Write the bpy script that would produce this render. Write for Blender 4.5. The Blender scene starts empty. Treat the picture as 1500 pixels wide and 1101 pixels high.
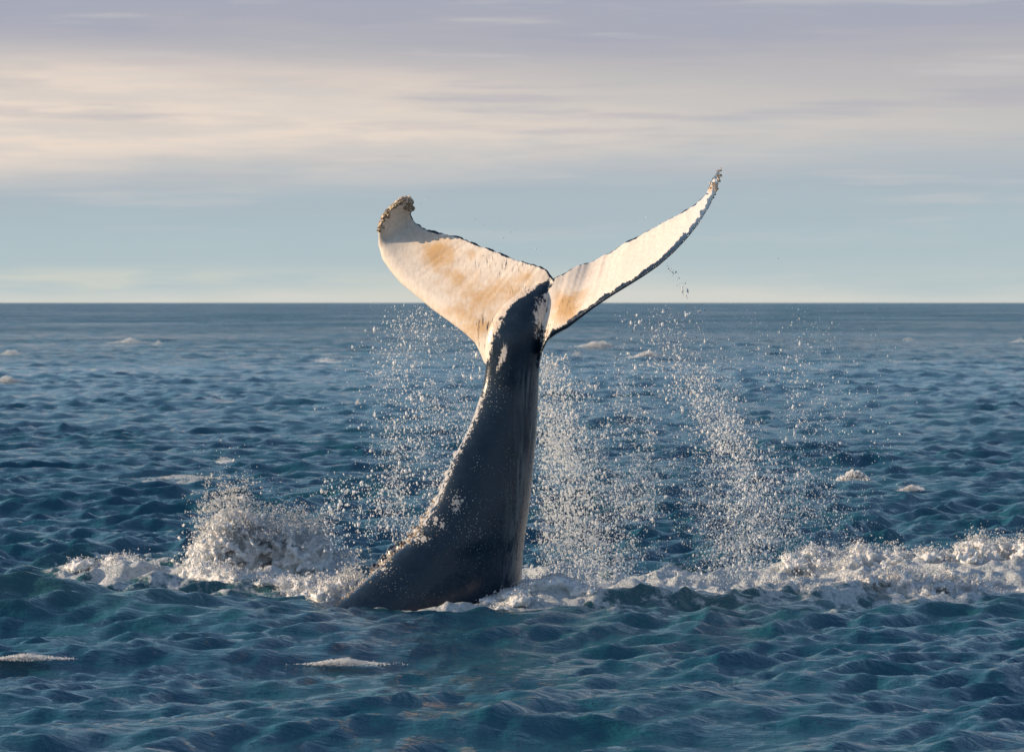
import bpy, math
import numpy as np
from mathutils import Vector

sc = bpy.context.scene
rng = np.random.default_rng(7)

# ------------------------------------------------------------------ camera
CAM_H = 3.6
F_PX = 6250.0                      # focal length in photograph pixels (150 mm on 36 mm)
cam_d = bpy.data.cameras.new('camera')
cam = bpy.data.objects.new('camera', cam_d)
sc.collection.objects.link(cam)
cam.location = (0, 0, CAM_H)
cam.rotation_euler = (math.radians(90), 0, 0)
cam_d.lens = 150
cam_d.sensor_width = 36
cam_d.shift_y = -107.5 / 1500
cam_d.clip_start = 0.5
cam_d.clip_end = 60000
cam_d.dof.use_dof = True
cam_d.dof.focus_distance = 50.0
cam_d.dof.aperture_fstop = 5.0
sc.camera = cam

# ------------------------------------------------------------------ world and sun
SUN_DIR = Vector((-0.95, -0.07, 0.25)).normalized()      # towards the sun
sun_el = math.asin(SUN_DIR.z)
sun_az = math.atan2(SUN_DIR.x, SUN_DIR.y)
world = bpy.data.worlds.new('World')
sc.world = world
world.use_nodes = True


class NT:
    def __init__(self, tree):
        self.t = tree
        tree.nodes.clear()

    def n(self, kind, **kw):
        nd = self.t.nodes.new(kind)
        for k, v in kw.items():
            if k.startswith('i_'):
                nd.inputs[k[2:].replace('_', ' ')].default_value = v
            else:
                setattr(nd, k, v)
        return nd

    def l(self, a, b):
        self.t.links.new(a, b)

    def val(self, sock, v):
        if isinstance(v, (int, float)):
            sock.default_value = v
        else:
            self.l(v, sock)

    def m(self, op, a, b=0.0, c=0.0, clamp=False):
        nd = self.t.nodes.new('ShaderNodeMath')
        nd.operation = op
        nd.use_clamp = clamp
        self.val(nd.inputs[0], a)
        self.val(nd.inputs[1], b)
        if op in ('MULTIPLY_ADD', 'SMOOTH_MIN', 'COMPARE'):
            self.val(nd.inputs[2], c)
        return nd.outputs[0]

    def smooth(self, x, a, b, lo=0.0, hi=1.0):
        nd = self.t.nodes.new('ShaderNodeMapRange')
        nd.interpolation_type = 'SMOOTHSTEP'
        self.val(nd.inputs[0], x)
        self.val(nd.inputs[1], a)
        self.val(nd.inputs[2], b)
        nd.inputs[3].default_value = lo
        nd.inputs[4].default_value = hi
        return nd.outputs[0]

    def mix(self, f, a, b):
        nd = self.t.nodes.new('ShaderNodeMix')
        nd.data_type = 'RGBA'
        self.val(nd.inputs[0], f)
        for s, v in ((nd.inputs[6], a), (nd.inputs[7], b)):
            if isinstance(v, tuple):
                s.default_value = (*v, 1)
            else:
                self.l(v, s)
        return nd.outputs[2]

    def noise(self, vec, scale, detail=4, rough=0.55, lac=2.0):
        nd = self.t.nodes.new('ShaderNodeTexNoise')
        nd.inputs['Scale'].default_value = scale
        nd.inputs['Detail'].default_value = detail
        nd.inputs['Roughness'].default_value = rough
        nd.inputs['Lacunarity'].default_value = lac
        if vec is not None:
            self.l(vec, nd.inputs['Vector'])
        return nd.outputs['Fac']

    def mapping(self, vec, scale=(1, 1, 1), loc=(0, 0, 0), rot=(0, 0, 0)):
        nd = self.t.nodes.new('ShaderNodeMapping')
        nd.inputs['Scale'].default_value = scale
        nd.inputs['Location'].default_value = loc
        nd.inputs['Rotation'].default_value = rot
        self.l(vec, nd.inputs['Vector'])
        return nd.outputs[0]

    def attr(self, name):
        nd = self.t.nodes.new('ShaderNodeAttribute')
        nd.attribute_name = name
        return nd.outputs['Fac']


def srgb(r, g, b):
    f = lambda c: (c / 255 / 12.92) if c / 255 <= 0.04045 else ((c / 255 + 0.055) / 1.055) ** 2.4
    return (f(r), f(g), f(b))


W = NT(world.node_tree)
sky = W.n('ShaderNodeTexSky')
sky.sky_type = 'NISHITA'
sky.sun_disc = False
sky.sun_elevation = sun_el
sky.sun_rotation = sun_az
sky.air_density = 1.0
sky.dust_density = 1.0
sky.ozone_density = 2.0
bg_sky = W.n('ShaderNodeBackground')
bg_sky.inputs[1].default_value = 0.15
W.l(sky.outputs[0], bg_sky.inputs[0])
tc = W.n('ShaderNodeTexCoord').outputs['Generated']
sep = W.n('ShaderNodeSeparateXYZ')
W.l(tc, sep.inputs[0])
X, Y, Z = sep.outputs
# layered stratus: noise stretched along the horizon
nv = W.mapping(tc, scale=(1.0, 1.0, 9.0), loc=(0.3, 0, 0.1))
n_big = W.noise(nv, 8.0, 4, 0.5)
n_fine = W.noise(W.mapping(tc, scale=(1.0, 1.0, 9.0), loc=(3, 1, 4)), 26.0, 7, 0.6)
zz = W.m('ADD', Z, W.m('MULTIPLY', W.m('SUBTRACT', n_big, 0.5), 0.022))
zz = W.m('ADD', zz, W.m('MULTIPLY', W.m('SUBTRACT', n_fine, 0.5), 0.009))
ramp = W.n('ShaderNodeValToRGB')
W.l(W.m('MULTIPLY', zz, 10.0, clamp=True), ramp.inputs[0])
cr = ramp.color_ramp
stops = [(0.0, srgb(208, 209, 203)), (0.05, srgb(180, 195, 199)), (0.16, srgb(173, 190, 196)),
         (0.27, srgb(170, 183, 192)), (0.36, srgb(180, 187, 192)), (0.44, srgb(190, 190, 190)),
         (0.56, srgb(184, 182, 185)), (0.64, srgb(168, 170, 183)), (0.80, srgb(160, 168, 186)), (1.0, srgb(154, 178, 206))]
cr.elements[0].position = stops[0][0]; cr.elements[0].color = (*stops[0][1], 1)
cr.elements[1].position = stops[-1][0]; cr.elements[1].color = (*stops[-1][1], 1)
for p, c in stops[1:-1]:
    e = cr.elements.new(p); e.color = (*c, 1)
# cream lit layer, thicker towards the sun side
az = W.m('DIVIDE', X, W.m('MAXIMUM', W.m('ABSOLUTE', Y), 0.05))
top = W.m('ADD', W.m('MULTIPLY', az, -0.055), 0.051)
top = W.m('MINIMUM', top, 0.062)
n_edge = W.m('MULTIPLY', W.m('SUBTRACT', n_big, 0.5), 0.02)
hi = W.smooth(W.m('SUBTRACT', W.m('ADD', top, n_edge), Z), -0.009, 0.012)
bot = W.m('ADD', W.m('MULTIPLY', az, 0.035), 0.0325)
lo = W.smooth(W.m('SUBTRACT', Z, W.m('ADD', bot, n_edge)), -0.007, 0.009)
cream = W.m('MULTIPLY', hi, lo)
cream = W.m('MULTIPLY', cream, W.smooth(n_fine, 0.35, 0.62, 0.6, 1.0))
cream = W.m('MULTIPLY', cream, W.smooth(az, 0.15, -0.09, 0.22, 1.0))
col = W.mix(cream, ramp.outputs[0], srgb(232, 216, 202))
n_str = W.noise(W.mapping(tc, scale=(1.0, 1.0, 15.0), loc=(1.3, 5, 2)), 11.0, 6, 0.6)
wisp = W.m('MULTIPLY', W.smooth(n_str, 0.50, 0.64, 0.0, 0.45), W.smooth(Z, 0.022, 0.045))
col = W.mix(wisp, col, srgb(172, 172, 184))
wisp2 = W.m('MULTIPLY', W.smooth(n_str, 0.46, 0.34, 0.0, 0.35), W.smooth(Z, 0.004, 0.03))
col = W.mix(wisp2, col, srgb(206, 203, 201))
# a thin pale veil low over the sea
veil = W.m('MULTIPLY', W.smooth(Z, 0.010, 0.006), W.smooth(n_fine, 0.35, 0.65, 0.1, 0.8))
veil = W.m('MULTIPLY', veil, W.smooth(az, 0.08, -0.1, 0.3, 1.0))
col = W.mix(veil, col, srgb(206, 208, 198))
bg_cl = W.n('ShaderNodeBackground')
W.l(col, bg_cl.inputs[0])
bg_cl.inputs[1].default_value = 0.80
# cloud cover: complete near the horizon, broken with blue gaps higher up
n_gap = W.noise(W.mapping(tc, scale=(1.0, 1.0, 3.0), loc=(7, 2, 1)), 2.2, 5, 0.55)
cover_hi = W.smooth(n_gap, 0.50, 0.68, 0.0, 0.28)
t = W.smooth(Z, 0.072, 0.17)
cover = W.m('ADD', W.m('MULTIPLY', t, cover_hi), W.m('SUBTRACT', 1.0, t))
mixw = W.n('ShaderNodeMixShader')
W.l(cover, mixw.inputs[0])
W.l(bg_sky.outputs[0], mixw.inputs[1])
W.l(bg_cl.outputs[0], mixw.inputs[2])
out = W.n('ShaderNodeOutputWorld')
W.l(mixw.outputs[0], out.inputs[0])

sun_d = bpy.data.lights.new('sun', 'SUN')
sun_d.energy = 4.4
sun_d.angle = math.radians(0.6)
sun_d.color = (1.0, 0.76, 0.51)
sun = bpy.data.objects.new('sun', sun_d)
sc.collection.objects.link(sun)
sun.rotation_euler = SUN_DIR.to_track_quat('Z', 'Y').to_euler()
sun.location = (-30, 10, 20)

sc.view_settings.view_transform = 'Standard'
sc.view_settings.look = 'None'
sc.view_settings.exposure = 0.35
sc.view_settings.gamma = 1
sc.view_settings.use_curve_mapping = False
sc.render.engine = 'CYCLES'
sc.cycles.use_denoising = True
sc.cycles.max_bounces = 6


# ------------------------------------------------------------------ helpers
def P(px, py, Yd=50.0):
    """a place in the scene, Yd metres out"""
    px = np.asarray(px, float); py = np.asarray(py, float)
    return np.stack([(px - 750) / F_PX * Yd, np.zeros_like(px) + Yd, CAM_H - (py - 443) / F_PX * Yd], -1)


def mesh_obj(name, V, F, mat=None, parent=None, smooth=True, attrs=None):
    me = bpy.data.meshes.new(name)
    V = np.ascontiguousarray(V, dtype=np.float32)
    F = np.asarray(F)
    me.vertices.add(len(V)); me.vertices.foreach_set('co', V.ravel())
    k = F.shape[1]
    me.loops.add(F.size); me.loops.foreach_set('vertex_index', F.ravel().astype(np.int32))
    me.polygons.add(len(F))
    me.polygons.foreach_set('loop_start', (np.arange(len(F)) * k).astype(np.int32))
    me.update(calc_edges=True)
    me.polygons.foreach_set('use_smooth', np.full(len(F), smooth))
    if attrs:
        for an, av in attrs.items():
            a = me.attributes.new(an, 'FLOAT', 'POINT')
            a.data.foreach_set('value', np.ascontiguousarray(av, dtype=np.float32))
    if mat:
        me.materials.append(mat)
    o = bpy.data.objects.new(name, me)
    sc.collection.objects.link(o)
    if parent:
        o.parent = parent
    return o


def tag(o, label=None, cat=None, group=None, kind=None):
    for k, v in (('label', label), ('category', cat), ('group', group), ('kind', kind)):
        if v:
            o[k] = v
    return o


def hash2(ix, iy, seed):
    h = (ix.astype(np.int64) * 374761393 + iy.astype(np.int64) * 668265263 + seed * 1442695041) & 0xffffffff
    h = ((h ^ (h >> 13)) * 1274126177) & 0xffffffff
    return ((h ^ (h >> 16)) & 0xffff) / 65535.0


def vnoise(x, y, seed=0):
    x0 = np.floor(x); y0 = np.floor(y)
    fx = x - x0; fy = y - y0
    fx = fx * fx * (3 - 2 * fx); fy = fy * fy * (3 - 2 * fy)
    a = hash2(x0, y0, seed); b = hash2(x0 + 1, y0, seed)
    c = hash2(x0, y0 + 1, seed); d = hash2(x0 + 1, y0 + 1, seed)
    return (a * (1 - fx) + b * fx) * (1 - fy) + (c * (1 - fx) + d * fx) * fy


def fbm(x, y, seed=0, octv=4):
    s = 0; amp = 0.5; tot = 0
    for k in range(octv):
        s = s + amp * vnoise(x, y, seed + k); tot += amp
        x = x * 2.03 + 5.1; y = y * 2.03 + 1.7; amp *= 0.5
    return s / tot


def sstep(x, a, b):
    t = np.clip((x - a) / (b - a), 0, 1)
    return t * t * (3 - 2 * t)


ph = (1 + 5 ** 0.5) / 2
ICO_V = np.array([(-1, ph, 0), (1, ph, 0), (-1, -ph, 0), (1, -ph, 0), (0, -1, ph), (0, 1, ph), (0, -1, -ph), (0, 1, -ph),
                  (ph, 0, -1), (ph, 0, 1), (-ph, 0, -1), (-ph, 0, 1)]) / math.sqrt(1 + ph * ph)
ICO_F = np.array([(0, 11, 5), (0, 5, 1), (0, 1, 7), (0, 7, 10), (0, 10, 11), (1, 5, 9), (5, 11, 4), (11, 10, 2), (10, 7, 6), (7, 1, 8),
                  (3, 9, 4), (3, 4, 2), (3, 2, 6), (3, 6, 8), (3, 8, 9), (4, 9, 5), (2, 4, 11), (6, 2, 10), (8, 6, 7), (9, 8, 1)])
OCT_V = np.array([(1, 0, 0), (-1, 0, 0), (0, 1, 0), (0, -1, 0), (0, 0, 1), (0, 0, -1)], float)
OCT_F = np.array([(0, 2, 4), (2, 1, 4), (1, 3, 4), (3, 0, 4), (2, 0, 5), (1, 2, 5), (3, 1, 5), (0, 3, 5)])


TET_V = np.array([(1, 1, 1), (1, -1, -1), (-1, 1, -1), (-1, -1, 1)]) / 1.45
TET_F = np.array([(0, 1, 2), (0, 2, 3), (0, 3, 1), (1, 3, 2)])


def blobs(C, R, shape='ico', jitter=0.25):
    BV, BF = {'ico': (ICO_V, ICO_F), 'oct': (OCT_V, OCT_F), 'tet': (TET_V, TET_F)}[shape]
    n = len(C)
    s = 1 + rng.normal(0, jitter, (n, 1, 3)) * 1.0
    # a random turn for every blob
    q = rng.normal(size=(n, 4)); q /= np.linalg.norm(q, axis=1, keepdims=True)
    w, x, y, z = q.T
    M = np.stack([np.stack([1 - 2 * (y * y + z * z), 2 * (x * y - z * w), 2 * (x * z + y * w)], -1),
                  np.stack([2 * (x * y + z * w), 1 - 2 * (x * x + z * z), 2 * (y * z - x * w)], -1),
                  np.stack([2 * (x * z - y * w), 2 * (y * z + x * w), 1 - 2 * (x * x + y * y)], -1)], 1)
    V = BV[None] * np.clip(s, 0.4, 1.8)
    V = np.einsum('nij,nkj->nki', M, V) * R[:, None, None] + C[:, None, :]
    F = BF[None] + (np.arange(n) * len(BV))[:, None, None]
    return V.reshape(-1, 3), F.reshape(-1, 3)


def evaluated_remesh(V, F, voxel, smooth_iter=0):
    o = mesh_obj('temporary', V, F)
    md = o.modifiers.new('r', 'REMESH')
    md.mode = 'VOXEL'; md.voxel_size = voxel; md.use_smooth_shade = True
    if smooth_iter:
        s = o.modifiers.new('s', 'SMOOTH'); s.factor = 0.5; s.iterations = smooth_iter
    dg = bpy.context.evaluated_depsgraph_get()
    me = bpy.data.meshes.new_from_object(o.evaluated_get(dg))
    nv = len(me.vertices)
    co = np.empty(nv * 3, np.float32); me.vertices.foreach_get('co', co)
    no = np.empty(nv * 3, np.float32); me.vertices.foreach_get('normal', no)
    nq = len(me.polygons)
    li = np.empty(len(me.loops), np.int32); me.loops.foreach_get('vertex_index', li)
    old = o.data
    bpy.data.objects.remove(o); bpy.data.meshes.remove(old); bpy.data.meshes.remove(me)
    return co.reshape(-1, 3), li.reshape(nq, 4), no.reshape(-1, 3)


# whitecaps: photograph place, width and height
caps = [(190, 503, 34, 8, 'pale whitecap far off on the left under the horizon'), (17, 520, 22, 9, 'small far whitecap at the left edge of the photo'),
        (12, 560, 34, 12, 'whitecap at the left edge nearer than the small far one'), (232, 506, 10, 6, 'tiny far whitecap just right of the pale one on the left'),
        (476, 531, 30, 6, 'thin far whitecap midway between the left edge and the tail'), (876, 508, 40, 12, 'rounded far whitecap right of the tail, nearest to it'),
        (950, 524, 38, 13, 'rounded far whitecap behind the arched spray'), (846, 522, 12, 7, 'tiny far whitecap just right of the tail'),
        (268, 703, 70, 6, 'long thin whitecap on the mid sea at left'), (1252, 706, 52, 24, 'bright breaking whitecap on the mid sea at right'),
        (1334, 719, 22, 11, 'small whitecap right of the bright breaking one'), (525, 596, 9, 13, 'tiny upright spurt of foam on the mid sea left of the spray'),
        (505, 969, 72, 9, 'small foam line on the near sea below the whale'), (38, 963, 74, 9, 'foam line on the near sea at the lower left'),
        (330, 675, 16, 4, 'tiny whitecap above the long thin one'), (1495, 503, 18, 6, 'far whitecap at the right edge of the photo'), (1330, 500, 14, 4, 'faint far whitecap on the right')]


# ------------------------------------------------------------------ sea height
wr = np.random.default_rng(21)
NW = 210
lam = np.exp(wr.uniform(math.log(0.20), math.log(17.0), NW))
kk = 2 * math.pi / lam
mean_dir = math.radians(-62)            # waves run towards the camera and to the right
th = mean_dir + wr.normal(0, 0.55, NW) * np.where(lam < 2.5, 0.95, 0.75)
kx = kk * np.cos(th); ky = kk * np.sin(th)
amp = 0.0060 * lam ** 0.74 * wr.uniform(0.55, 1.35, NW) / (1 + (lam / 5.0) ** 1.3) * np.where(lam < 1.4, 1.4, 0.95)
phs = wr.uniform(0, 2 * math.pi, NW)


def extra_height(x, y):
    # swell shouldering up on the left in front of the white water
    cy = 47.6 + 0.10 * (x + 6)
    a = 0.34 * sstep(-x, 1.2, 6.5) + 0.10 * sstep(-x, -6, 1.0)
    h = a * np.exp(-((y - cy) / np.where(y < cy, 2.0, 1.3)) ** 2)
    # second shoulder by the whale
    h += 0.07 * np.exp(-((x + 2.7) / 1.6) ** 2 - ((y - 46.6) / 1.2) ** 2)
    # lifted crest under the broken water on the right
    h += 0.22 * np.exp(-((y - 55.5) / 1.5) ** 2) * sstep(x, 2.0, 5.0)
    # mound of foaming water pushed up beside the tail
    h += 0.24 * np.exp(-((x - 0.45) / 0.85) ** 2 - ((y - 49.85) / 0.6) ** 2)
    h += 0.18 * np.exp(-((x + 5.0) / 1.0) ** 2 - ((y - 56.5) / 1.3) ** 2)
    h += 0.30 * np.exp(-((x + 2.9) / 1.3) ** 2 - ((y - 57.0) / 1.2) ** 2)
    return h


def foam_zone(x, y):
    """0..1, how thick the white water lies here"""
    n = fbm(x * 0.55 + 3, y * 0.35, 5, 3) - 0.5
    right = sstep(x, -0.9, 0.2) * sstep(y + n * 2.2, 46.6 + 0.30 * np.clip(x, 0, 9), 50.4 + 0.22 * np.clip(x, 0, 9)) * sstep(-(y + n * 2), -58.0, -56.0)
    dense = np.exp(-((y - (53.6 + 0.18 * np.clip(x, 0, 10)) - n * 2.0) / 1.5) ** 2)
    fr = right * (0.40 + 0.5 * dense)
    left = sstep(-x, 1.3, 2.2) * sstep(x, -7.4, -5.6) * sstep(y + n * 2.5, 50.2, 51.8) * sstep(-(y + n * 3), -63.0, -58.0)
    fl = left * (0.36 + 0.28 * np.exp(-((x + 3.0) / 1.6) ** 2 - ((y - 55.5) / 2.0) ** 2) + 0.34 * np.exp(-((x + 5.2) / 0.7) ** 2 - ((y - 56.0) / 1.2) ** 2))
    md = 0.85 * np.exp(-((x - 0.35) / 0.85) ** 4 - ((y - 49.85) / 0.8) ** 4)
    ring = 0.62 * np.exp(-(((x + 0.9) / 1.9) ** 2 + ((y - 49.9) / 1.5) ** 2) ** 2)
    f = np.maximum.reduce([fr, fl, md, ring])
    for cx_, cy_, w_, h_, _l in caps:
        if cy_ > 900:
            continue
        Yc = min(22500.0 / (cy_ - 443), 390); xc = (cx_ - 750) / F_PX * Yc; wm = w_ * Yc / F_PX
        f = np.maximum(f, 0.66 * np.exp(-((x - xc) / (wm * 1.1)) ** 2 - ((y - Yc - wm * 0.2) / (wm * 0.4 + 0.1 + 0.006 * Yc)) ** 2))
    return np.clip(f, 0, 1)


def sea(x, y, lod):
    """displaced sea surface; lod = shortest wavelength kept"""
    h = np.zeros_like(x); dx = np.zeros_like(x); dy = np.zeros_like(x)
    gust = 0.30 + 1.45 * fbm(x * 0.16, y * 0.07, 3, 3)
    for i in range(NW):
        f = sstep(lam[i] / lod, 1.0, 2.2)
        if not f.any():
            continue
        p = kx[i] * x + ky[i] * y + phs[i]
        A = amp[i] * f * (gust if lam[i] < 3 else 1.0)
        c = np.cos(p); s = np.sin(p)
        h += A * c
        q = 0.85 if lam[i] > 0.8 else 0.5
        dx -= q * A * s * kx[i] / kk[i]; dy -= q * A * s * ky[i] / kk[i]
    h += extra_height(x, y)
    return dx, dy, h


def sea_z(x, y):
    x = np.atleast_1d(np.asarray(x, float)); y = np.atleast_1d(np.asarray(y, float))
    _, _, h = sea(x, y, np.maximum(0.2, y * 0.004))
    return h


# ------------------------------------------------------------------ materials
def new_mat(name):
    m = bpy.data.materials.new(name)
    m.use_nodes = True
    return m, NT(m.node_tree)


# sea water with lying foam
sea_mat, S = new_mat('sea_water')
geo = S.n('ShaderNodeNewGeometry')
pos = geo.outputs['Position']
spx = S.n('ShaderNodeSeparateXYZ'); S.l(pos, spx.inputs[0])
dist_y = spx.outputs[1]
fz = S.attr('foam')
wt = S.n('ShaderNodeTexVoronoi'); wt.feature = 'SMOOTH_F1'
warp = S.n('ShaderNodeTexNoise'); warp.inputs['Scale'].default_value = 2.2; warp.inputs['Detail'].default_value = 3
S.l(pos, warp.inputs['Vector'])
wadd = S.n('ShaderNodeVectorMath', operation='MULTIPLY_ADD')
S.l(warp.outputs['Color'], wadd.inputs[0]); wadd.inputs[1].default_value = (0.5, 0.5, 0.5); S.l(pos, wadd.inputs[2])
S.l(S.mapping(wadd.outputs[0], scale=(2.6, 1.5, 2.6)), wt.inputs['Vector'])
wt.inputs['Scale'].default_value = 1.0
nf = S.noise(S.mapping(pos, scale=(1.0, 0.55, 1.0)), 4.2, 7, 0.66)
patt = S.m('ADD', S.m('MULTIPLY', nf, 0.75), S.m('MULTIPLY', wt.outputs['Distance'], 0.33))
thr = S.m('SUBTRACT', 0.80, S.m('MULTIPLY', fz, 0.74))
foam_f = S.smooth(S.m('SUBTRACT', patt, thr), -0.015, 0.085)
foam_f = S.m('MULTIPLY', foam_f, S.smooth(fz, 0.02, 0.2))
# water body colour: deep blue, greener where it is full of air
n_deep = S.noise(S.mapping(pos, scale=(1, 0.5, 1)), 0.35, 3)
deep = S.mix(S.smooth(n_deep, 0.35, 0.65), (0.009, 0.070, 0.112), (0.013, 0.092, 0.122))
aer = S.smooth(fz, 0.0, 0.45, 0.0, 0.85)
aer2 = S.attr('aerated')
deep = S.mix(S.m('MAXIMUM', aer, aer2), deep, (0.030, 0.105, 0.112))
bp1 = S.noise(S.mapping(pos, scale=(0.6, 1.25, 1.0), rot=(0, 0, 0.30)), 3.6, 6, 0.66)
bp2 = S.noise(S.mapping(pos, scale=(0.6, 1.2, 1.0), rot=(0, 0, -0.4)), 12.0, 4, 0.6)
near = S.smooth(dist_y, 260.0, 45.0, 0.35, 1.0)
bsum = S.m('ADD', S.m('MULTIPLY', bp1, 0.085), S.m('MULTIPLY', bp2, 0.026))
bump = S.n('ShaderNodeBump'); S.l(bsum, bump.inputs['Height'])
S.l(near, bump.inputs['Strength']); bump.inputs['Distance'].default_value = 1.0
# stronger chop relief far out where the mesh no longer carries it
bp3 = S.noise(S.mapping(pos, scale=(0.5, 1.0, 1.0), rot=(0, 0, 0.15)), 0.6, 5, 0.6)
bumpf = S.n('ShaderNodeBump'); S.l(S.m('MULTIPLY', bp3, 1.5), bumpf.inputs['Height'])
gstn = S.noise(S.mapping(pos, scale=(0.35, 1.0, 1.0)), 0.012, 4, 0.6)
S.l(S.m('MULTIPLY', S.smooth(dist_y, 90.0, 500.0, 0.0, 1.0), S.smooth(gstn, 0.35, 0.65, 0.55, 1.5)), bumpf.inputs['Strength']); bumpf.inputs['Distance'].default_value = 1.0
S.l(bump.outputs[0], bumpf.inputs['Normal'])
water = S.n('ShaderNodeBsdfPrincipled')
S.l(deep, water.inputs['Base Color'])
water.inputs['IOR'].default_value = 1.333
gst2 = S.noise(S.mapping(pos, scale=(1.0, 0.5, 1.0)), 0.02, 5, 0.65)
S.l(S.m('MULTIPLY', S.smooth(dist_y, 60.0, 900.0, 0.06, 0.28), S.smooth(gst2, 0.35, 0.65, 0.6, 1.35)), water.inputs['Roughness'])
S.l(bumpf.outputs[0], water.inputs['Normal'])
foam = S.n('ShaderNodeBsdfPrincipled')
fn = S.noise(pos, 14.0, 6, 0.7)
fcol = S.mix(S.smooth(fn, 0.3, 0.6), (0.42, 0.50, 0.53), (0.80, 0.81, 0.81))
S.l(fcol, foam.inputs['Base Color'])
foam.inputs['Roughness'].default_value = 0.55
fb = S.n('ShaderNodeBump'); S.l(S.m('ADD', S.m('MULTIPLY', fn, 0.10), S.m('MULTIPLY', nf, 0.20)), fb.inputs['Height'])
fb.inputs['Strength'].default_value = 1.0; fb.inputs['Distance'].default_value = 1.0
S.l(fb.outputs[0], foam.inputs['Normal'])
ms = S.n('ShaderNodeMixShader')
S.l(foam_f, ms.inputs[0]); S.l(water.outputs[0], ms.inputs[1]); S.l(foam.outputs[0], ms.inputs[2])
so = S.n('ShaderNodeOutputMaterial'); S.l(ms.outputs[0], so.inputs[0])

# froth thrown up in heaps
froth_mat, Fm = new_mat('white_froth')
fg = Fm.n('ShaderNodeNewGeometry').outputs['Position']
fnn = Fm.noise(fg, 9.0, 6, 0.7)
fp = Fm.n('ShaderNodeBsdfPrincipled')
Fm.l(Fm.mix(Fm.smooth(fnn, 0.3, 0.65), (0.88, 0.91, 0.93), (0.95, 0.95, 0.95)), fp.inputs['Base Color'])
fp.inputs['Roughness'].default_value = 0.5
fp.inputs['Subsurface Weight'].default_value = 0.25
fp.inputs['Subsurface Radius'].default_value = (0.05, 0.06, 0.06)
fp.inputs['Subsurface Scale'].default_value = 1.0
fbm_ = Fm.n('ShaderNodeBump'); Fm.l(Fm.noise(fg, 22.0, 5, 0.7), fbm_.inputs['Height'])
fbm_.inputs['Strength'].default_value = 0.9; fbm_.inputs['Distance'].default_value = 0.05
Fm.l(fbm_.outputs[0], fp.inputs['Normal'])
ftr = Fm.n('ShaderNodeBsdfTranslucent'); ftr.inputs[0].default_value = (0.93, 0.95, 0.96, 1)
fmx = Fm.n('ShaderNodeMixShader'); fmx.inputs[0].default_value = 0.12
Fm.l(fp.outputs[0], fmx.inputs[1]); Fm.l(ftr.outputs[0], fmx.inputs[2])
fo = Fm.n('ShaderNodeOutputMaterial'); Fm.l(fmx.outputs[0], fo.inputs[0])

# airborne drops: clear water full of scattering, pale
drop_mat, Dm = new_mat('water_drops')
dp = Dm.n('ShaderNodeBsdfPrincipled')
dp.inputs['Base Color'].default_value = (0.92, 0.94, 0.95, 1)
dp.inputs['Roughness'].default_value = 0.15
dp.inputs['IOR'].default_value = 1.333
dtr = Dm.n('ShaderNodeBsdfTranslucent'); dtr.inputs[0].default_value = (0.95, 0.96, 0.97, 1)
dmx = Dm.n('ShaderNodeMixShader'); dmx.inputs[0].default_value = 0.45
Dm.l(dp.outputs[0], dmx.inputs[1]); Dm.l(dtr.outputs[0], dmx.inputs[2])
do = Dm.n('ShaderNodeOutputMaterial'); Dm.l(dmx.outputs[0], do.inputs[0])

# whale skin
skin_mat, K = new_mat('whale_skin')
kpos = K.n('ShaderNodeTexCoord').outputs['Object']
aw = K.attr('pale'); at = K.attr('stain'); asp = K.attr('spots'); ash = K.attr('painted_sheen')
n1 = K.noise(kpos, 9.0, 6, 0.7)
n2 = K.noise(K.mapping(kpos, scale=(3.0, 3.0, 0.8), rot=(0, -0.6, 0)), 11.0, 7, 0.72)
n4 = K.noise(kpos, 40.0, 4, 0.7)
n3 = K.noise(kpos, 32.0, 3, 0.6)
brk = K.m('ADD', K.m('ADD', K.m('MULTIPLY', n1, 0.15), K.m('MULTIPLY', n4, 0.35)), K.m('MULTIPLY', n2, 0.5))
pale = K.smooth(K.m('ADD', aw, K.m('MULTIPLY', K.m('SUBTRACT', brk, 0.5), 2.6)), 0.42, 0.58)
stn = K.smooth(K.m('ADD', at, K.m('MULTIPLY', K.m('SUBTRACT', n1, 0.5), 1.4)), 0.05, 1.0)
white = K.mix(K.smooth(n2, 0.3, 0.7), (0.66, 0.57, 0.49), (0.80, 0.72, 0.64))
white = K.mix(stn, white, (0.56, 0.36, 0.18))
vor = K.n('ShaderNodeTexVoronoi'); vor.inputs['Scale'].default_value = 13.0; K.l(kpos, vor.inputs['Vector'])
spot = K.m('LESS_THAN', K.m('ADD', vor.outputs['Distance'], K.m('MULTIPLY', n3, 0.35)), K.m('MULTIPLY', asp, 0.85))
vor2 = K.n('ShaderNodeTexVoronoi'); vor2.inputs['Scale'].default_value = 34.0; K.l(kpos, vor2.inputs['Vector'])
spot2 = K.m('LESS_THAN', K.m('ADD', vor2.outputs['Distance'], K.m('MULTIPLY', n4, 0.3)), K.m('ADD', K.m('MULTIPLY', asp, 0.62), 0.14))
spot = K.m('MAXIMUM', spot, spot2)
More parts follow.
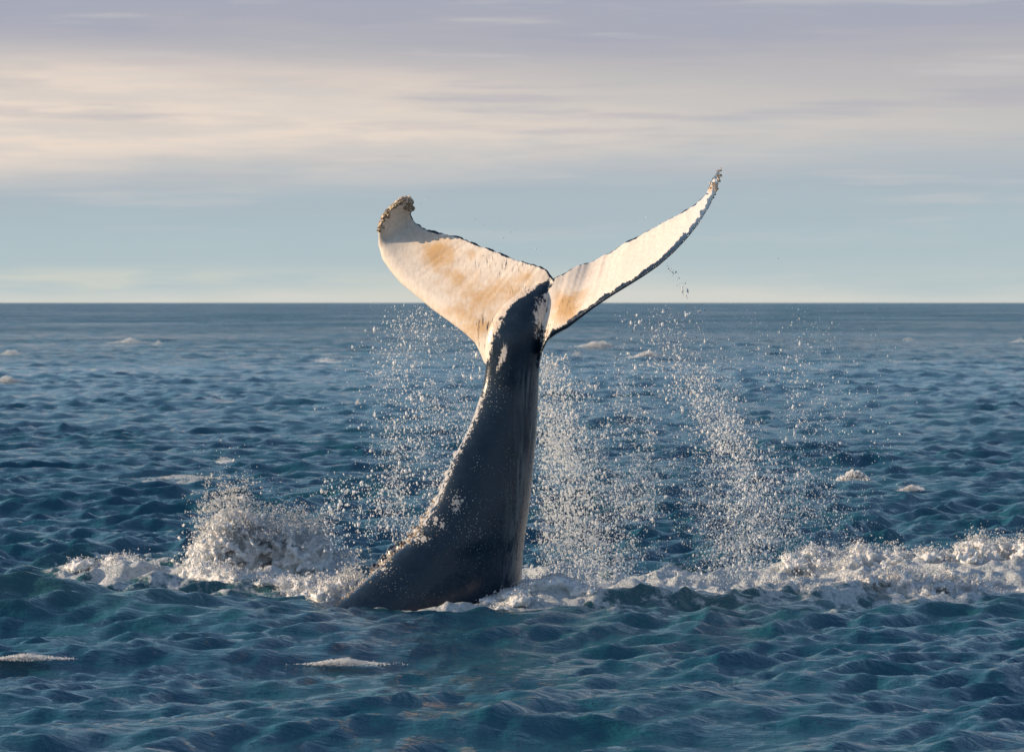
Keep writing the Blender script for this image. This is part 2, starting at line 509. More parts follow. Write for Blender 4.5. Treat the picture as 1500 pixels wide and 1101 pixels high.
# fine dark scratches on the pale skin
scr = K.noise(K.mapping(kpos, scale=(14.0, 4.0, 1.6), rot=(0, 0.35, 0)), 4.0, 3, 0.6)
scm = K.m('MULTIPLY', K.smooth(scr, 0.58, 0.66), K.attr('scratch'))
darkc = K.mix(K.smooth(n1, 0.3, 0.7), (0.008, 0.018, 0.034), (0.015, 0.029, 0.050))
darkc = K.mix(K.m('MULTIPLY', ash, K.smooth(K.noise(K.mapping(kpos, scale=(6, 6, 0.35)), 4.0, 4), 0.4, 0.65)), darkc, (0.13, 0.135, 0.14))  # lighter upright streaks paint a sheen into the dark skin colour
darkc = K.mix(spot, darkc, (0.42, 0.40, 0.38))
skc = K.mix(pale, darkc, white)
skc = K.mix(scm, skc, (0.03, 0.035, 0.05))
kb = K.n('ShaderNodeBump')
K.l(K.m('ADD', K.m('MULTIPLY', n1, 0.007), K.m('ADD', K.m('MULTIPLY', n3, 0.0015), K.m('MULTIPLY', spot, 0.006))), kb.inputs['Height'])
kb.inputs['Strength'].default_value = 0.8; kb.inputs['Distance'].default_value = 1.0
kp = K.n('ShaderNodeBsdfPrincipled')
K.l(skc, kp.inputs['Base Color'])
K.l(K.smooth(n1, 0.3, 0.7, 0.12, 0.32), kp.inputs['Roughness'])
K.l(kb.outputs[0], kp.inputs['Normal'])
kp.inputs['IOR'].default_value = 1.38
kp.inputs['Coat Weight'].default_value = 0.10
kp.inputs['Coat Roughness'].default_value = 0.08
ko = K.n('ShaderNodeOutputMaterial'); K.l(kp.outputs[0], ko.inputs[0])

barn_mat, B = new_mat('barnacle_shell')
bb = B.n('ShaderNodeBsdfPrincipled')
bn = B.noise(B.n('ShaderNodeNewGeometry').outputs['Position'], 30.0, 4)
B.l(B.mix(B.smooth(bn, 0.35, 0.62), (0.24, 0.17, 0.11), (0.62, 0.50, 0.37)), bb.inputs['Base Color'])
bb.inputs['Roughness'].default_value = 0.6
bo = B.n('ShaderNodeOutputMaterial'); B.l(bb.outputs[0], bo.inputs[0])

# ------------------------------------------------------------------ the sea mesh
r_in = np.array([0.01, 3, 8, 14, 20, 25])
r_mid = 28 * np.exp(np.arange(0, math.log(120 / 28), 0.0015))
r_far = np.concatenate([120 * np.exp(np.arange(0, math.log(420 / 120), 0.0027)), 420 * np.exp(np.arange(0, math.log(2500 / 420), 0.0042))])
r_out = 2520 * np.exp(np.arange(0, math.log(40000 / 2520), 0.05))
rr = np.concatenate([r_in, r_mid, r_far, r_out, [40000]])
a_d = math.radians(9.2)
ang = np.concatenate([np.linspace(-math.pi, -a_d - 0.03, 50), np.linspace(-a_d, a_d, 430), np.linspace(a_d + 0.03, math.pi, 50)])
A_, R_ = np.meshgrid(ang, rr)
gx = R_ * np.sin(A_); gy = R_ * np.cos(A_)
lod = np.maximum(0.15, R_ * 0.0024) + 60 * sstep(np.abs(A_), a_d + 0.01, 0.6) ** 2 * (R_ > 0)
dxx, dyy, hh = sea(gx, gy, lod)
dxx *= (R_ < 600); dyy *= (R_ < 600)
hh = hh * (1 - 0.4 * sstep(R_, 500, 3000))
fzn = foam_zone(gx, gy)
lump = (fbm(gx * 2.6, gy * 2.0, 11, 4) - 0.45) * 0.22 + (fbm(gx * 8, gy * 6, 17, 3) - 0.5) * 0.10
hh = hh + lump * sstep(fzn, 0.12, 0.7)
aer = np.clip(0.9 * sstep(hh - 0.12, 0.0, 0.35) * np.exp(-((gy - 48.5) / 3.5) ** 2) * sstep(-gx, 0.5, 3.0), 0, 1)
V = np.stack([gx + dxx, gy + dyy, hh], -1).reshape(-1, 3)
nr, na = A_.shape
i = np.arange(nr - 1)[:, None] * na + np.arange(na - 1)[None]
F = np.stack([i, i + na, i + na + 1, i + 1], -1).reshape(-1, 4)
sea_o = mesh_obj('sea', V, F, sea_mat, attrs={'foam': fzn.ravel(), 'aerated': aer.ravel()})
tag(sea_o, kind='structure')

# ------------------------------------------------------------------ the whale
S0 = 50.0


def interp_poly(pts, n):
    pts = np.array(pts, float)
    d = np.r_[0, np.cumsum(np.hypot(*np.diff(pts, axis=0).T))]
    t = np.linspace(0, d[-1], n)
    return np.stack([np.interp(t, d, pts[:, 0]), np.interp(t, d, pts[:, 1])], -1)


L_lead = [(722, 548), (708.5, 530), (704, 519), (696, 502.5), (680, 487.5), (658, 471), (633.5, 453.5), (609, 433), (587, 415), (571, 396), (560, 380),
          (554, 358), (554.5, 336), (560, 318.5), (571, 305), (584, 294), (595, 289)]
L_trail = [(812, 411), (810, 407), (805, 400), (798.4, 393.5), (786, 388), (764, 382), (748, 376.6), (733, 370), (715, 363.5), (696, 356.7),
           (677, 348.5), (658, 343), (639, 340), (620, 333.5), (607.6, 325), (601.5, 314.5), (605.7, 306), (603, 294), (599, 289)]
R_lead = [(788, 545), (791, 524), (796, 512), (802, 499), (815, 489.5), (831.8, 480.7), (851, 465.7), (872.6, 449.3), (897, 433), (921.7, 418),
          (943.5, 404.4), (965, 389.4), (987, 370), (1006, 350), (1022.5, 329.5), (1039, 303.6), (1048.4, 284.5), (1055.5, 262), (1058, 246)]
R_trail = [(806, 411), (811, 407.5), (821, 403), (842.7, 390.8), (867, 382.6), (894.4, 369), (913.5, 356.7), (932.6, 347), (954.4, 335), (976, 322.6),
           (998, 311.7), (1020, 298), (1033.4, 284.5), (1041.6, 265.4), (1050, 252), (1055, 244.5)]


def fluke_depth(px, py, u, side):
    """how far out the middle of the fluke lies (u = 0 leading edge, 1 trailing edge)"""
    xr = (px - 795) / 125.0
    if side < 0:
        y = S0 - 0.05 + 0.62 * (-xr)
        s = np.clip(((px - 560) * -40 + (py - 366) * -70) / 80.6 / 45.0, 0, 2) * sstep(-px, -642, -600)
        y = y - 0.40 * s ** 2
        y = y + 0.28 * (u - 0.3) - 0.25 * np.sin(np.clip(u, 0, 1) * math.pi) * -0.35
    else:
        y = S0 - 0.05 - 0.45 * xr
        w = sstep(xr, 0.0, 0.8)
        y = y + (0.28 + 0.50 * w) * (u - 0.3) - 0.10 * (1 - w)
        y = y + 0.10 * np.sin(np.clip(u, 0, 1) * math.pi)
        y = y + 0.35 * sstep(xr, 1.6, 2.2) * (u - 0.5) * 0
    return y


def lobe(lead, trail, side, n=150, m=26):
    A = interp_poly(lead, n); Bt = interp_poly(trail, n)
    # ragged trailing edge
    tt = np.linspace(0, 1, n)
    rag = (vnoise(tt * 70, tt * 0, 3 + side) - 0.5) * 3.2 + (vnoise(tt * 22, tt * 0, 9 + side) - 0.5) * 2.6
    Bt[:, 1] += rag * sstep(tt, 0.0, 0.05) * (1.0 if side < 0 else 0.55) * (1 - 0.6 * sstep(tt, 0.8, 1))
    u = 0.5 - 0.5 * np.cos(np.linspace(0, math.pi, m))
    rows = []
    for i in range(n):
        s = i / (n - 1)
        hmax = (0.165 * (1 - s) ** 0.8 + 0.062) * (1.0 if side < 0 else 1.05)
        half = hmax * (1.9 * np.sqrt(u + 1e-6) * (1 - u) ** 0.9 * 0.9) + 0.016 * np.minimum(1, 8 * u)
        half[0] = 0; 
        px = A[i, 0] + (Bt[i, 0] - A[i, 0]) * u
        py = A[i, 1] + (Bt[i, 1] - A[i, 1]) * u
        y = fluke_depth(px, py, u, side)
        if side > 0:
            half = half * 1.15
        front = np.array([P(a, b, d) for a, b, d in zip(px, py, y - half)])
        back = np.array([P(a, b, d) for a, b, d in zip(px, py, y + half)])[::-1]
        rows.append(np.vstack([front, back[:, :]]))
    Vv = np.array(rows)
    k = Vv.shape[1]
    V = Vv.reshape(-1, 3)
    i = (np.arange(n - 1)[:, None] * k + np.arange(k)[None])
    j = (np.arange(n - 1)[:, None] * k + (np.arange(k)[None] + 1) % k)
    F = np.stack([i, j, j + k, i + k], -1).reshape(-1, 4)
    caps = []
    for base in (0, (n - 1) * k):
        for q in range(m - 1):
            a, b = base + q, base + q + 1
            c, d = base + k - 2 - q, base + k - 1 - q
            caps.append((a, b, c, d) if base else (d, c, b, a))
    return V, np.vstack([F, np.array(caps)])


def merge(parts):
    Vs = []; Fs = []; o = 0
    for V, F in parts:
        if F.shape[1] == 3:
            F = np.hstack([F, F[:, 2:3]])
        Vs.append(V); Fs.append(F + o); o += len(V)
    return np.vstack(Vs), np.vstack(Fs)


# tail stock: (height px, left px, right px, half thickness, middle depth)
stock = [(414, 790, 808, .05, 50.10), (424, 768, 814, .12, 50.02), (440, 742, 818, .18, 49.98), (462, 724, 816, .22, 49.94), (486, 714, 806, .25, 49.92),
         (508, 710, 796, .26, 49.92), (536, 712, 790, .28, 49.95), (570, 706, 789, .31, 50), (600, 697, 788, .34, 50), (636, 683, 786, .39, 50),
         (668, 664, 783, .45, 50), (704, 649, 780, .51, 50), (736, 636, 776.5, .57, 50), (762, 620, 773, .62, 50), (784, 606, 770, .66, 50),
         (797, 593, 768, .69, 50), (806, 574, 767, .71, 50), (824, 560, 766, .74, 50), (836, 546, 765, .77, 50), (850, 529, 764, .80, 50),
         (870, 505, 763, .84, 50), (888, 480, 762, .88, 50), (905, 457, 761, .90, 50), (940, 410, 758, .92, 50), (1000, 330, 750, .92, 50), (1060, 270, 735, .9, 50), (1100, 300, 700, .6, 50)]
st = np.array(stock)
hs = np.linspace(st[0, 0], st[-1, 0], 200)
cols = [np.interp(hs, st[:, 0], st[:, c]) for c in range(1, 5)]


def ksm(a, w=3):
    ker = np.ones(w) / w
    return np.r_[a[:w // 2], np.convolve(a, ker, 'valid'), a[-(w // 2):]]


cols = [ksm(ksm(c, 7), 5) for c in cols]
m = 72
a = np.linspace(0, 2 * math.pi, m, endpoint=False)
rows = []
for i, h in enumerate(hs):
    l, r, b, yc = (c[i] for c in cols)
    ex = float(np.interp(h, [420, 500, 620], [1.5, 1.1, 0.62]))
    cx = (l + r) / 2; ax = (r - l) / 2
    u = np.cos(a); v = np.sin(a)
    tv = np.sign(v) * np.abs(v) ** ex * (0.86 + 0.22 * u)
    px = cx + ax * u
    k = 0.22 + 0.30 * sstep(np.array(h), 500, 700)
    y = yc + k * (ax / 125.0) * u + b * tv
    rows.append(P(px, np.full(m, h), 1.0) * np.array([1, 0, 1]) * 0 + np.stack([(px - 750) / F_PX * S0 * 1.0, y, np.full(m, CAM_H - (h - 443) / F_PX * S0)], -1))
Vv = np.array(rows)
# follow the sight line a little so the outline stays put
Vv[..., 0] *= Vv[..., 1] / S0
Vs = Vv.reshape(-1, 3)
n = len(hs)
ii = (np.arange(n - 1)[:, None] * m + np.arange(m)[None]); jj = (np.arange(n - 1)[:, None] * m + (np.arange(m)[None] + 1) % m)
Fs = np.stack([ii, ii + m, jj + m, jj], -1).reshape(-1, 4)
ctop = len(Vs); Vs = np.vstack([Vs, Vv[0].mean(0), Vv[-1].mean(0)])
q = np.arange(m)
Fs = np.vstack([Fs, np.stack([q, (q + 1) % m, np.full(m, ctop), np.full(m, ctop)], -1),
                np.stack([(n - 1) * m + (q + 1) % m, (n - 1) * m + q, np.full(m, ctop + 1), np.full(m, ctop + 1)], -1)])

# knuckles along the back ridge and the small dorsal fin
kn = [(586, 804, 9, 49.72), (574, 811, 9, 49.7), (600, 792, 7, 49.76), (611, 779, 7, 49.8), (621, 764, 6, 49.8), (630, 749, 6, 49.82), (639, 733, 5.5, 49.85), (647, 714, 5, 49.87),
      (655, 694, 4.5, 49.9), (668, 666, 4.5, 49.92), (562, 822, 7, 49.68), (684, 640, 4, 49.95), (548, 832, 6, 49.66)]
kc = np.array([P(a_, b_, d_) for a_, b_, r_, d_ in kn]); kr = np.array([k_[2] / 125.0 for k_ in kn])


def balls(C, R):
    Vb = []; Fb = []
    nu, nvv = 14, 9
    for c, r in zip(C, R):
        o = len(Vb) * 0
        th_ = np.linspace(0, math.pi, nvv); fi = np.linspace(0, 2 * math.pi, nu, endpoint=False)
        T, Pp = np.meshgrid(th_, fi, indexing='ij')
        vv = np.stack([np.sin(T) * np.cos(Pp), np.sin(T) * np.sin(Pp) * 1.8, np.cos(T) * 1.5], -1) * r + c
        a0 = np.arange(nvv - 1)[:, None] * nu + np.arange(nu)[None]; b0 = np.arange(nvv - 1)[:, None] * nu + (np.arange(nu)[None] + 1) % nu
        ff = np.stack([a0, a0 + nu, b0 + nu, b0], -1).reshape(-1, 4)
        Fb.append(ff + len(Vb) * nu * nvv); Vb.append(vv.reshape(-1, 3))
    return np.vstack(Vb), np.vstack(Fb)


Lv, Lf = lobe(L_lead, L_trail, -1)
Rv, Rf = lobe(R_lead, R_trail, 1)
WV, WF = merge([(Vs, Fs), (Lv, Lf), (Rv, Rf), balls(kc, kr)])
co, quads, nrm = evaluated_remesh(WV, WF, 0.0135, 3)

# patterns of the skin and a painted sheen, in the coordinates of the tail itself
qx = co[:, 0] / co[:, 1] * F_PX + 750
qy = 443 + (CAM_H - co[:, 2]) / co[:, 1] * F_PX


def dist_poly(x, y, pts):
    pts = np.array(pts, float); d = np.full(len(x), 1e9); tp = np.zeros(len(x))
    L = np.r_[0, np.cumsum(np.hypot(*np.diff(pts, axis=0).T))]
    for k in range(len(pts) - 1):
        ax_, ay = pts[k]; bx, by = pts[k + 1]
        t = np.clip(((x - ax_) * (bx - ax_) + (y - ay) * (by - ay)) / ((bx - ax_) ** 2 + (by - ay) ** 2), 0, 1)
        dd = np.hypot(x - ax_ - t * (bx - ax_), y - ay - t * (by - ay))
        up = dd < d
        d = np.where(up, dd, d); tp = np.where(up, (L[k] + t * (L[k + 1] - L[k])) / L[-1], tp)
    return d, tp


nz = fbm(qx * 0.12, qy * 0.12, 31, 4) - 0.5
pale = np.ones(len(co))
pale *= sstep(-nrm[:, 1], -0.35, 0.05)                                   # the other face is dark
xb = np.interp(qy, [395, 412, 425, 440, 453, 470, 491, 510, 530, 545], [806, 800, 778, 758, 745, 737, 728, 719, 712, 700])
xr_ = np.interp(qy, [395, 412, 425, 437, 456, 475, 490, 500, 545], [808, 806, 802, 796, 786, 789, 800, 830, 860])
inside = np.minimum((qx - xb) / 1.3, (xr_ - qx) / 1.6) + nz * 14
pale *= 1 - sstep(inside, -9, 9)
pale *= 1 - sstep(qy, 538, 546)
drl, trl = dist_poly(qx, qy, R_lead)
bwr = np.interp(trl, [0, .12, .2, .5, .7, .85, .93, 1], [14, 10, 7.5, 7, 7, 6.5, 6, 12])
right = qx > 800
pale = np.where(right, pale * sstep(drl + nz * 9, bwr - 4, bwr + 4), pale)
# pale mottling at the root of the right lobe
mott = np.exp(-((qx - 795) / 17) ** 4 - ((qy - 468) / 42) ** 4)
pale = np.maximum(pale, mott * 0.52 * (nrm[:, 1] < 0.1))
dtl, _ = dist_poly(qx, qy, L_trail); dtr_, _ = dist_poly(qx, qy, R_trail)
pale *= np.where(qx < 812, sstep(dtl + nz * 5, 0.6, 3.0), 1)
pale *= np.where(qx > 812, sstep(dtr_ + nz * 4, -0.2, 1.6), 1)
pale *= np.where(qx > 1030, sstep(fbm(qx * .25, qy * .25, 41, 3) - 0.42 + (1058 - qx) * 0.006, 0, 0.12), 1)
# bluish pale streak beside the keel
stk = 0.68 * np.exp(-((qx - (737 - (qy - 520) * 0.25)) / 6.5) ** 2 - ((qy - 520) / 30) ** 2) * (nrm[:, 1] < 0)
stk2 = 0.55 * np.exp(-((qx - 728) / 4) ** 2 - ((qy - 478) / 30) ** 2)
pale = np.maximum(pale, np.maximum(stk, stk2) * (qx < 760))
stain = 0.22 * np.exp(-((qx - 760) / 120) ** 2 - ((qy - 450) / 60) ** 2) + 0.35 * (fbm(qx / 30, qy / 22, 61, 3) - 0.45)
for cx_, cy_, sx_, sy_, w_ in ((640, 372, 26, 22, .85), (668, 408, 24, 18, .55), (700, 436, 32, 18, .5), (745, 420, 26, 18, .45), (772, 404, 16, 10, .45), (690, 372, 14, 9, .4),
                               (828, 452, 18, 20, .9), (850, 430, 20, 12, .35), (700, 480, 26, 18, .6), (665, 455, 22, 10, .4), (1040, 275, 5, 9, .9)):
    stain += w_ * np.exp(-((qx - cx_) / sx_) ** 2 - ((qy - cy_) / sy_) ** 2)
spots = 0.0 * qx
for cx_, cy_, sx_, sy_, w_ in ((668, 735, 16, 20, .75), (640, 765, 18, 14, .8), (615, 790, 24, 10, .85), (655, 700, 14, 30, .3), (580, 855, 40, 25, .30), (700, 680, 20, 20, .36), (560, 830, 22, 18, .6), (690, 770, 70, 90, .32), (720, 570, 40, 60, .34), (745, 700, 40, 120, .26), (600, 870, 90, 12, .3)):
    spots = np.maximum(spots, w_ * np.exp(-((qx - cx_) / sx_) ** 2 - ((qy - cy_) / sy_) ** 2))
led = np.interp(qy, st[:, 0], st[:, 1])
rim = np.exp(-((qx - led) / 10.0) ** 2) * sstep(qy, 540, 600)
spots = np.maximum(spots, rim * 0.9)
scratch = np.exp(-((qx - 735) / 45) ** 2 - ((qy - 385) / 16) ** 2) + 0.8 * np.exp(-((qx - 835) / 20) ** 2 - ((qy - 450) / 12) ** 2) + 1.0 * np.exp(-((qx - 712) / 20) ** 2 - ((qy - 485) / 30) ** 2) + 1.2 * np.exp(-((qx - 797) / 14) ** 2 - ((qy - 470) / 34) ** 2) + 0.8 * np.exp(-((qx - 770) / 26) ** 2 - ((qy - 425) / 12) ** 2)
red = np.interp(qy, st[:, 0], st[:, 2])
painted_sheen = np.exp(-((qx - (red - 14)) / 16.0) ** 2) * sstep(qy, 520, 560)  # mask of the sheen put into the colour, just inside the right edge

whale = bpy.data.objects.new('humpback_whale', None)
sc.collection.objects.link(whale)
whale.location = (0, S0, 0)
tag(whale, 'humpback whale tail raised from the sea with white flukes spread', 'whale')
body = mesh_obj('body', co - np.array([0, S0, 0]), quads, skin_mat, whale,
                attrs={'pale': pale, 'stain': stain, 'spots': spots, 'scratch': scratch, 'painted_sheen': painted_sheen})

# barnacles: truncated cones joined in clusters
def cones(C, N, R):
    k = 7; Vb = []; Fb = []
    for c, nn, r in zip(C, N, R):
        nn = nn / (np.linalg.norm(nn) + 1e-9)
        t1 = np.cross(nn, [0.3, 0.2, 0.93]); t1 /= np.linalg.norm(t1); t2 = np.cross(nn, t1)
        f = np.linspace(0, 2 * math.pi, k, endpoint=False)
        ring = np.cos(f)[:, None] * t1 + np.sin(f)[:, None] * t2
        b0 = len(Vb) * (3 * k)
        Vb.append(np.vstack([c + ring * r - nn * r * .5, c + ring * r * 0.62 + nn * r * 0.9, c + ring * r * 0.3 + nn * r * 0.5]))
        for lv in range(2):
            for s_ in range(k):
                s2 = (s_ + 1) % k
                Fb.append((b0 + lv * k + s_, b0 + lv * k + s2, b0 + (lv + 1) * k + s2, b0 + (lv + 1) * k + s_))
    return np.vstack(Vb), np.array(Fb)


def pick(w, n):
    w = np.clip(w, 0, None); w = w / w.sum()
    return rng.choice(len(co), n, p=w, replace=False)


dll, tll = dist_poly(qx, qy, L_lead)
w1 = np.exp(-(dll / 3.6) ** 2) * (tll > 0.80) + 0.8 * ((np.hypot(qx - 600, qy - 300) < 8))
i1 = pick(w1, 190)
Vb, Fb = cones(co[i1], nrm[i1], rng.uniform(0.012, 0.034, len(i1)))
tag(mesh_obj('barnacle_crust', Vb - np.array([0, S0, 0]), Fb, barn_mat, whale, smooth=False), 'tan barnacle crust along the tip of the left fluke', kind='stuff')
w2 = (rim * sstep(qy, 700, 760) * 1.0 + np.exp(-((qx - 612) / 24) ** 2 - ((qy - 783) / 10) ** 2) + 0.6 * np.exp(-((qx - 566) / 12) ** 2 - ((qy - 820) / 10) ** 2)) * (nrm[:, 1] < 0.5) * (qy < 880)
i2 = pick(w2, 170)
Vb, Fb = cones(co[i2], nrm[i2], rng.uniform(0.008, 0.022, len(i2)))
tag(mesh_obj('barnacle_crust', Vb - np.array([0, S0, 0]), Fb, barn_mat, whale, smooth=False), 'scattered pale barnacles along the knobbly ridge of the back', kind='stuff')
w3 = ((qx > 1040) & (qy < 290)).astype(float) + 0.02 * (dll < 2) * (tll < .8)
i3 = pick(w3, 50)
Vb, Fb = cones(co[i3], nrm[i3], rng.uniform(0.008, 0.02, len(i3)))
tag(mesh_obj('barnacle_crust', Vb - np.array([0, S0, 0]), Fb, barn_mat, whale, smooth=False), 'few barnacles at the narrow tip of the right fluke', kind='stuff')


# ------------------------------------------------------------------ heaps of white water
def splash(name, label, x0, x1, y0, y1, heights, njet, npj, lean=0.15, voxel=0.018, base=0.065, tipr=0.009, drops=500, group=None, mat=froth_mat, remesh=True):
    """white water thrown up along a line from x0 to x1; heights = list of (fraction, metres)"""
    hx = np.array([h[0] for h in heights]); hv = np.array([h[1] for h in heights])
    s = np.sort(rng.uniform(0, 1, njet))
    top = np.interp(s, hx, hv) * (0.50 + 0.75 * rng.uniform(0, 1, njet) ** 1.3)
    bx = x0 + (x1 - x0) * s; by = y0 + (y1 - y0) * s + rng.normal(0, 0.22, njet)
    bz = sea_z(bx, by) - 0.04
    C = []; R = []
    dC = []; dR = []
    for k in range(njet):
        n_ = int(2.2 * npj * (0.5 + top[k]))
        t_ = rng.uniform(0, 1, n_) ** 0.85
        lx = rng.normal(lean, 0.22) * top[k]; ly = rng.normal(0, 0.2) * top[k]
        spread = (0.10 + 0.06 * t_) * (0.5 + top[k])
        px_ = bx[k] + lx * t_ ** 1.6 + rng.normal(0, 1, n_) * spread * (1 - 0.45 * t_)
        py_ = by[k] + ly * t_ ** 1.6 + rng.normal(0, 1, n_) * spread
        pz_ = bz[k] + top[k] * t_
        C.append(np.stack([px_, py_, pz_], -1)); R.append((base * (1 - t_) ** 0.9 + tipr + 0.008) * rng.uniform(0.5, 1.1, n_))
        nd = max(3, int(3 * drops / njet))
        td = rng.uniform(0.6, 1.35, nd)
        dC.append(np.stack([bx[k] + lx * td ** 1.6 + rng.normal(0, 1, nd) * 0.13 * (0.4 + top[k]), by[k] + ly * td + rng.normal(0, 1, nd) * 0.12, bz[k] + top[k] * td], -1))
        dR.append(rng.lognormal(math.log(0.0075), 0.45, nd))
    C = np.vstack(C); R = np.concatenate(R); dC = np.vstack(dC); dR = np.concatenate(dR)
    V, F = blobs(C, R * 0.76)
    if remesh:
        V, F, _ = evaluated_remesh(V, F, voxel * 1.3, 2)
        V = V + (fbm(V[:, 0] * 30 + V[:, 1] * 17, V[:, 2] * 30 + V[:, 1] * 9, 3, 3)[:, None] - .5) * 0.03
    else:
        F = np.hstack([F, F[:, 2:3]])
    g = rng.integers(0, len(C), int(len(C) * 3.8))
    u_ = rng.normal(size=(len(g), 3)); u_ /= np.linalg.norm(u_, axis=1, keepdims=True)
    gC = C[g] + u_ * (R[g][:, None] * rng.uniform(0.65, 1.75, (len(g), 1)) + 0.006)
    dC = np.vstack([dC, gC]); dR = np.concatenate([dR * 0.85, rng.uniform(0.0045, 0.012, len(g))])
    V2, F2 = blobs(dC, dR, 'tet', 0.3)
    if remesh:
        tri = np.vstack([F[:, [0, 1, 2]], F[:, [0, 2, 3]]])
    else:
        tri = F[:, :3]
    o = mesh_obj(name, np.vstack([V, V2]), np.vstack([tri, F2 + len(V)]), mat)
    return tag(o, label, 'splash', group, 'stuff')


splash('splash', 'tall heap of white splashing water left of the whale', -4.05, -2.1, 55.3, 56.2,
       [(0, .45), (.08, .95), (.2, 1.2), (.34, .8), (.48, .5), (.64, .95), (.8, .5), (1, .12)], 74, 60, lean=0.12, drops=900)
splash('splash', 'low foam skirt spilling in front of the tall splash left of the whale', -4.0, -1.8, 54.0, 52.6,
       [(0, .30), (.15, .2), (.4, .12), (.7, .16), (1, .10)], 60, 26, drops=200, base=.045)
splash('splash', 'white water running up the back of the whale at its waterline', -2.3, -1.72, 50.15, 50.0,
       [(0, .12), (.3, .38), (.55, .52), (.8, .35), (1, .3)], 42, 34, lean=0.2, drops=500, base=.05, voxel=.018)
splash('splash', 'long ragged crest of white water on the right, reaching the edge of the photo', 3.6, 7.4, 55.6, 55.4,
       [(0, .10), (.15, .22), (.3, .34), (.45, .22), (.58, .30), (.62, .55), (.68, .28), (.85, .42), (1, .3)], 110, 36, drops=500)
splash('splash', 'rolling foam ledge in front of the long crest on the right', 3.4, 6.6, 52.8, 53.4,
       [(0, .06), (.3, .14), (.45, .26), (.55, .22), (.8, .18), (1, .14)], 70, 26, drops=160, base=.05)
splash('splash', 'low band of sunlit foam behind the tail and under the falling spray', 0.15, 3.6, 53.0, 53.4,
       [(0, .10), (.2, .12), (.4, .06), (.7, .07), (1, .10)], 90, 24, drops=700, base=.045)
splash('splash', 'shaded bluish foam mound pressed against the right foot of the whale', -0.25, 1.25, 49.45, 50.2,
       [(0, .08), (.3, .12), (.7, .08), (1, .02)], 50, 40, drops=60, base=.08)
splash('splash', 'small foaming wave crest far left of the heap of white water', -5.9, -4.5, 57.0, 56.0,
       [(0, .1), (.3, .18), (.6, .15), (1, .05)], 44, 24, drops=100, base=.05)

# ------------------------------------------------------------------ spray of drops
def curtain(path, n, sig, Yr, rmed, spread=0.55, wt=None, top_fade=False):
    p = np.array(path, float)
    t = rng.beta(*(wt or (1.3, 1.0)), n)
    L = np.r_[0, np.cumsum(np.hypot(*np.diff(p, axis=0).T))]; L /= L[-1]
    px = np.interp(t, L, p[:, 0]); py = np.interp(t, L, p[:, 1])
    sg = np.interp(t, [0, 1], sig)
    # drops bunch together in strings and knots
    kn_ = 140
    kt = rng.uniform(0, 1, kn_); ko_ = rng.normal(0, 1, kn_)
    who = rng.integers(0, kn_, n)
    clump = rng.uniform(0, 1, n) < 0.45
    t = np.where(clump, np.clip(kt[who] + rng.normal(0, 0.018, n), 0, 1), t)
    px = np.interp(t, L, p[:, 0]); py = np.interp(t, L, p[:, 1])
    off = np.where(clump, ko_[who] + rng.normal(0, 0.13, n), rng.normal(0, 1, n))
    px = px + off * sg + rng.normal(0, 1.5, n)
    py = py + rng.normal(0, 4, n)
    Yd = rng.uniform(*Yr, n)
    C = np.stack([(px - 750) / F_PX * Yd, Yd, CAM_H - (py - 443) / F_PX * Yd], -1)
    R = rng.lognormal(math.log(rmed), spread, n)
    keep = C[:, 2] > -0.1
    return C[keep], np.clip(R[keep], 0.002, 0.02)


def cloud(x0, x1, y0, y1, n, Yr, rmed, spread=0.52, pow_=0.6, xs=None):
    py = y0 + (y1 - y0) * rng.uniform(0, 1, n) ** pow_
    px = rng.uniform(x0, x1, n) if xs is None else rng.normal(*xs, n)
    ok = fbm(px / 38.0, py / 60.0, 77, 3) + rng.uniform(-.22, .22, n) > 0.46
    px = px[ok]; py = py[ok]; Yd = rng.uniform(*Yr, len(px))
    C = np.stack([(px - 750) / F_PX * Yd, Yd, CAM_H - (py - 443) / F_PX * Yd], -1)
    return C, np.clip(rng.lognormal(math.log(rmed), spread, len(px)), 0.002, 0.02)


def spray(label, sets):
    C = np.vstack([s[0] for s in sets]); R = np.concatenate([s[1] for s in sets])
    V, F = blobs(C, R, 'oct', 0.28)
    st_ = np.repeat(1 + rng.exponential(0.45, len(C)), 6)[:, None]
    cc = np.repeat(C, 6, axis=0)
    V = cc + (V - cc) * np.hstack([np.ones_like(st_), np.ones_like(st_), st_])
    o = mesh_obj('water_spray', V, F, drop_mat)
    tag(o, label, 'spray', None, 'stuff')


spray('dense curtain of drops falling close along the right side of the tail', [
    curtain([(803, 520), (812, 600), (828, 700), (848, 790), (862, 852)], 9000, (12, 42), (50.7, 52.8), 0.0056, wt=(1.2, .9)),
    cloud(790, 960, 520, 855, 11000, (50.7, 52.8), 0.0047)])
spray('arched curtain of drops falling from the right fluke tip', [
    curtain([(955, 455), (990, 510), (1040, 590), (1080, 670), (1095, 750), (1085, 850)], 9000, (22, 34), (49.0, 51.5), 0.0058, wt=(1.3, .9)),
    cloud(900, 1180, 448, 855, 14000, (49, 52), 0.0045),
    curtain([(972, 383), (985, 400), (997, 415), (1005, 432)], 60, (1.5, 5), (49, 49.3), 0.006)])
spray('fine mist of drops drifting far right over the open water', [
    cloud(1090, 1310, 450, 830, 11000, (49, 53), 0.0040, xs=(1170, 60)),
    (P([1140], [379], 49.5), np.array([0.007]))])
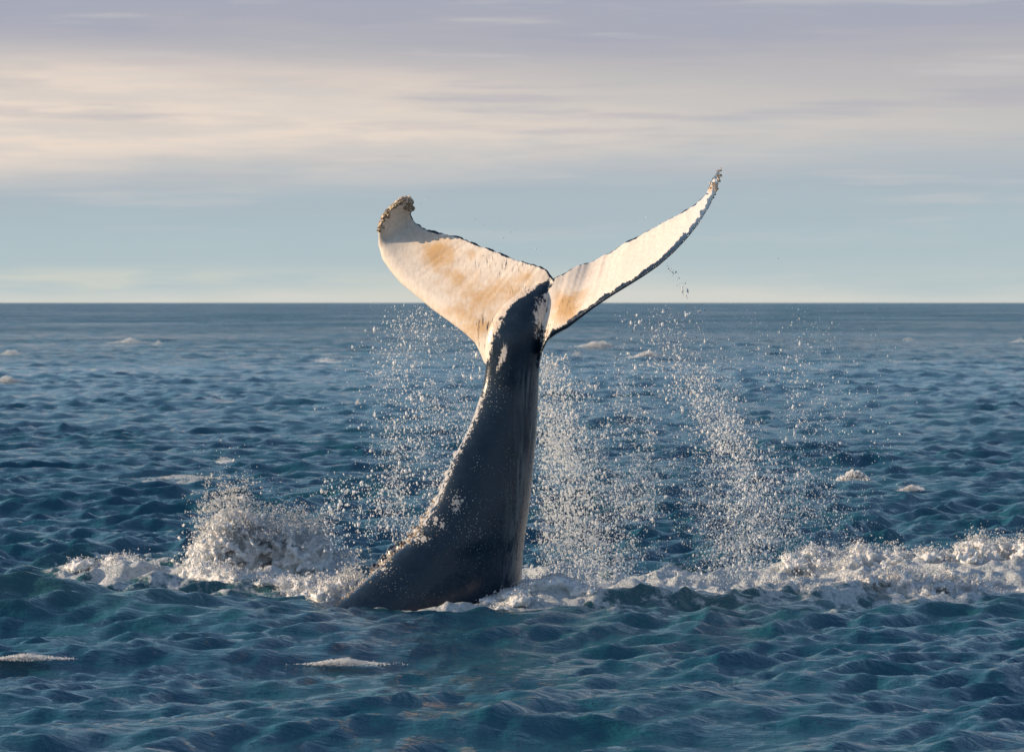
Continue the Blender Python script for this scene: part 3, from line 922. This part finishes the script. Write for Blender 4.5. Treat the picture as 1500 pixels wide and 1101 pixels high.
spray('drops scattered in the air left of the tail', [
    cloud(545, 722, 446, 800, 9500, (51.0, 53.0), 0.0043, xs=(640, 50), pow_=0.8),
    curtain([(610, 455), (590, 560), (600, 680), (570, 790)], 2200, (25, 40), (51.0, 52.4), 0.0056),
    cloud(470, 640, 690, 810, 2200, (50, 52), 0.006)])
spray('veil of very fine mist hanging between the falling curtains of spray', [
    cloud(785, 1140, 500, 860, 26000, (50.8, 53), 0.0026, spread=0.25, pow_=0.5),
    cloud(560, 715, 470, 800, 7000, (51, 53), 0.0026, spread=0.25, pow_=0.6)])
spray('few loose drops flung above the trailing edges of the flukes', [
    cloud(600, 800, 300, 385, 60, (50.3, 50.8), 0.004), cloud(930, 960, 310, 330, 8, (49, 49.4), 0.006), cloud(590, 640, 262, 300, 14, (50.3, 50.8), 0.004)])

# ------------------------------------------------------------------ whitecaps on the open sea
for px, py, w, h, lab in caps:
    Yd = min(22500.0 / (py + h * 0.3 - 443), 390)
    x = (px - 750) / F_PX * Yd
    # stand on the real surface: move along the water until it is at the right height
    ys = Yd * np.linspace(0.88, 1.10, 60)
    zs = sea_z((px - 750) / F_PX * ys, ys)
    err = np.abs(443 + (CAM_H - zs) / ys * F_PX - (py + h * 0.3))
    j = int(np.argmin(err)); Yd = ys[j]; z0 = zs[j]; x = (px - 750) / F_PX * Yd
    m_px = Yd / F_PX
    h = h * 0.85; w = w * 1.25; n_ = int(np.clip(w * h * 3.0, 300, 2500))
    u = rng.normal(0, 0.28, n_)
    prof = np.exp(-(u / 0.4) ** 2) * (0.6 + 0.6 * fbm(u * 6 + px, u * 0, 5, 3))
    C = np.stack([x + u * w * m_px, Yd + rng.normal(0, 0.25, n_) * w * m_px * 0.5 + 0.0, z0 + rng.uniform(-0.2, 1, n_) * h * m_px * prof + 0.0006 * Yd], -1)
    R = rng.uniform(0.4, 1.2, n_) * h * m_px * 0.075
    V, F = blobs(C, np.clip(R, 0.006, 1), 'oct', .3)
    tag(mesh_obj('whitecap', V, F, froth_mat), lab, 'whitecap', 'whitecaps on the open sea', 'stuff')
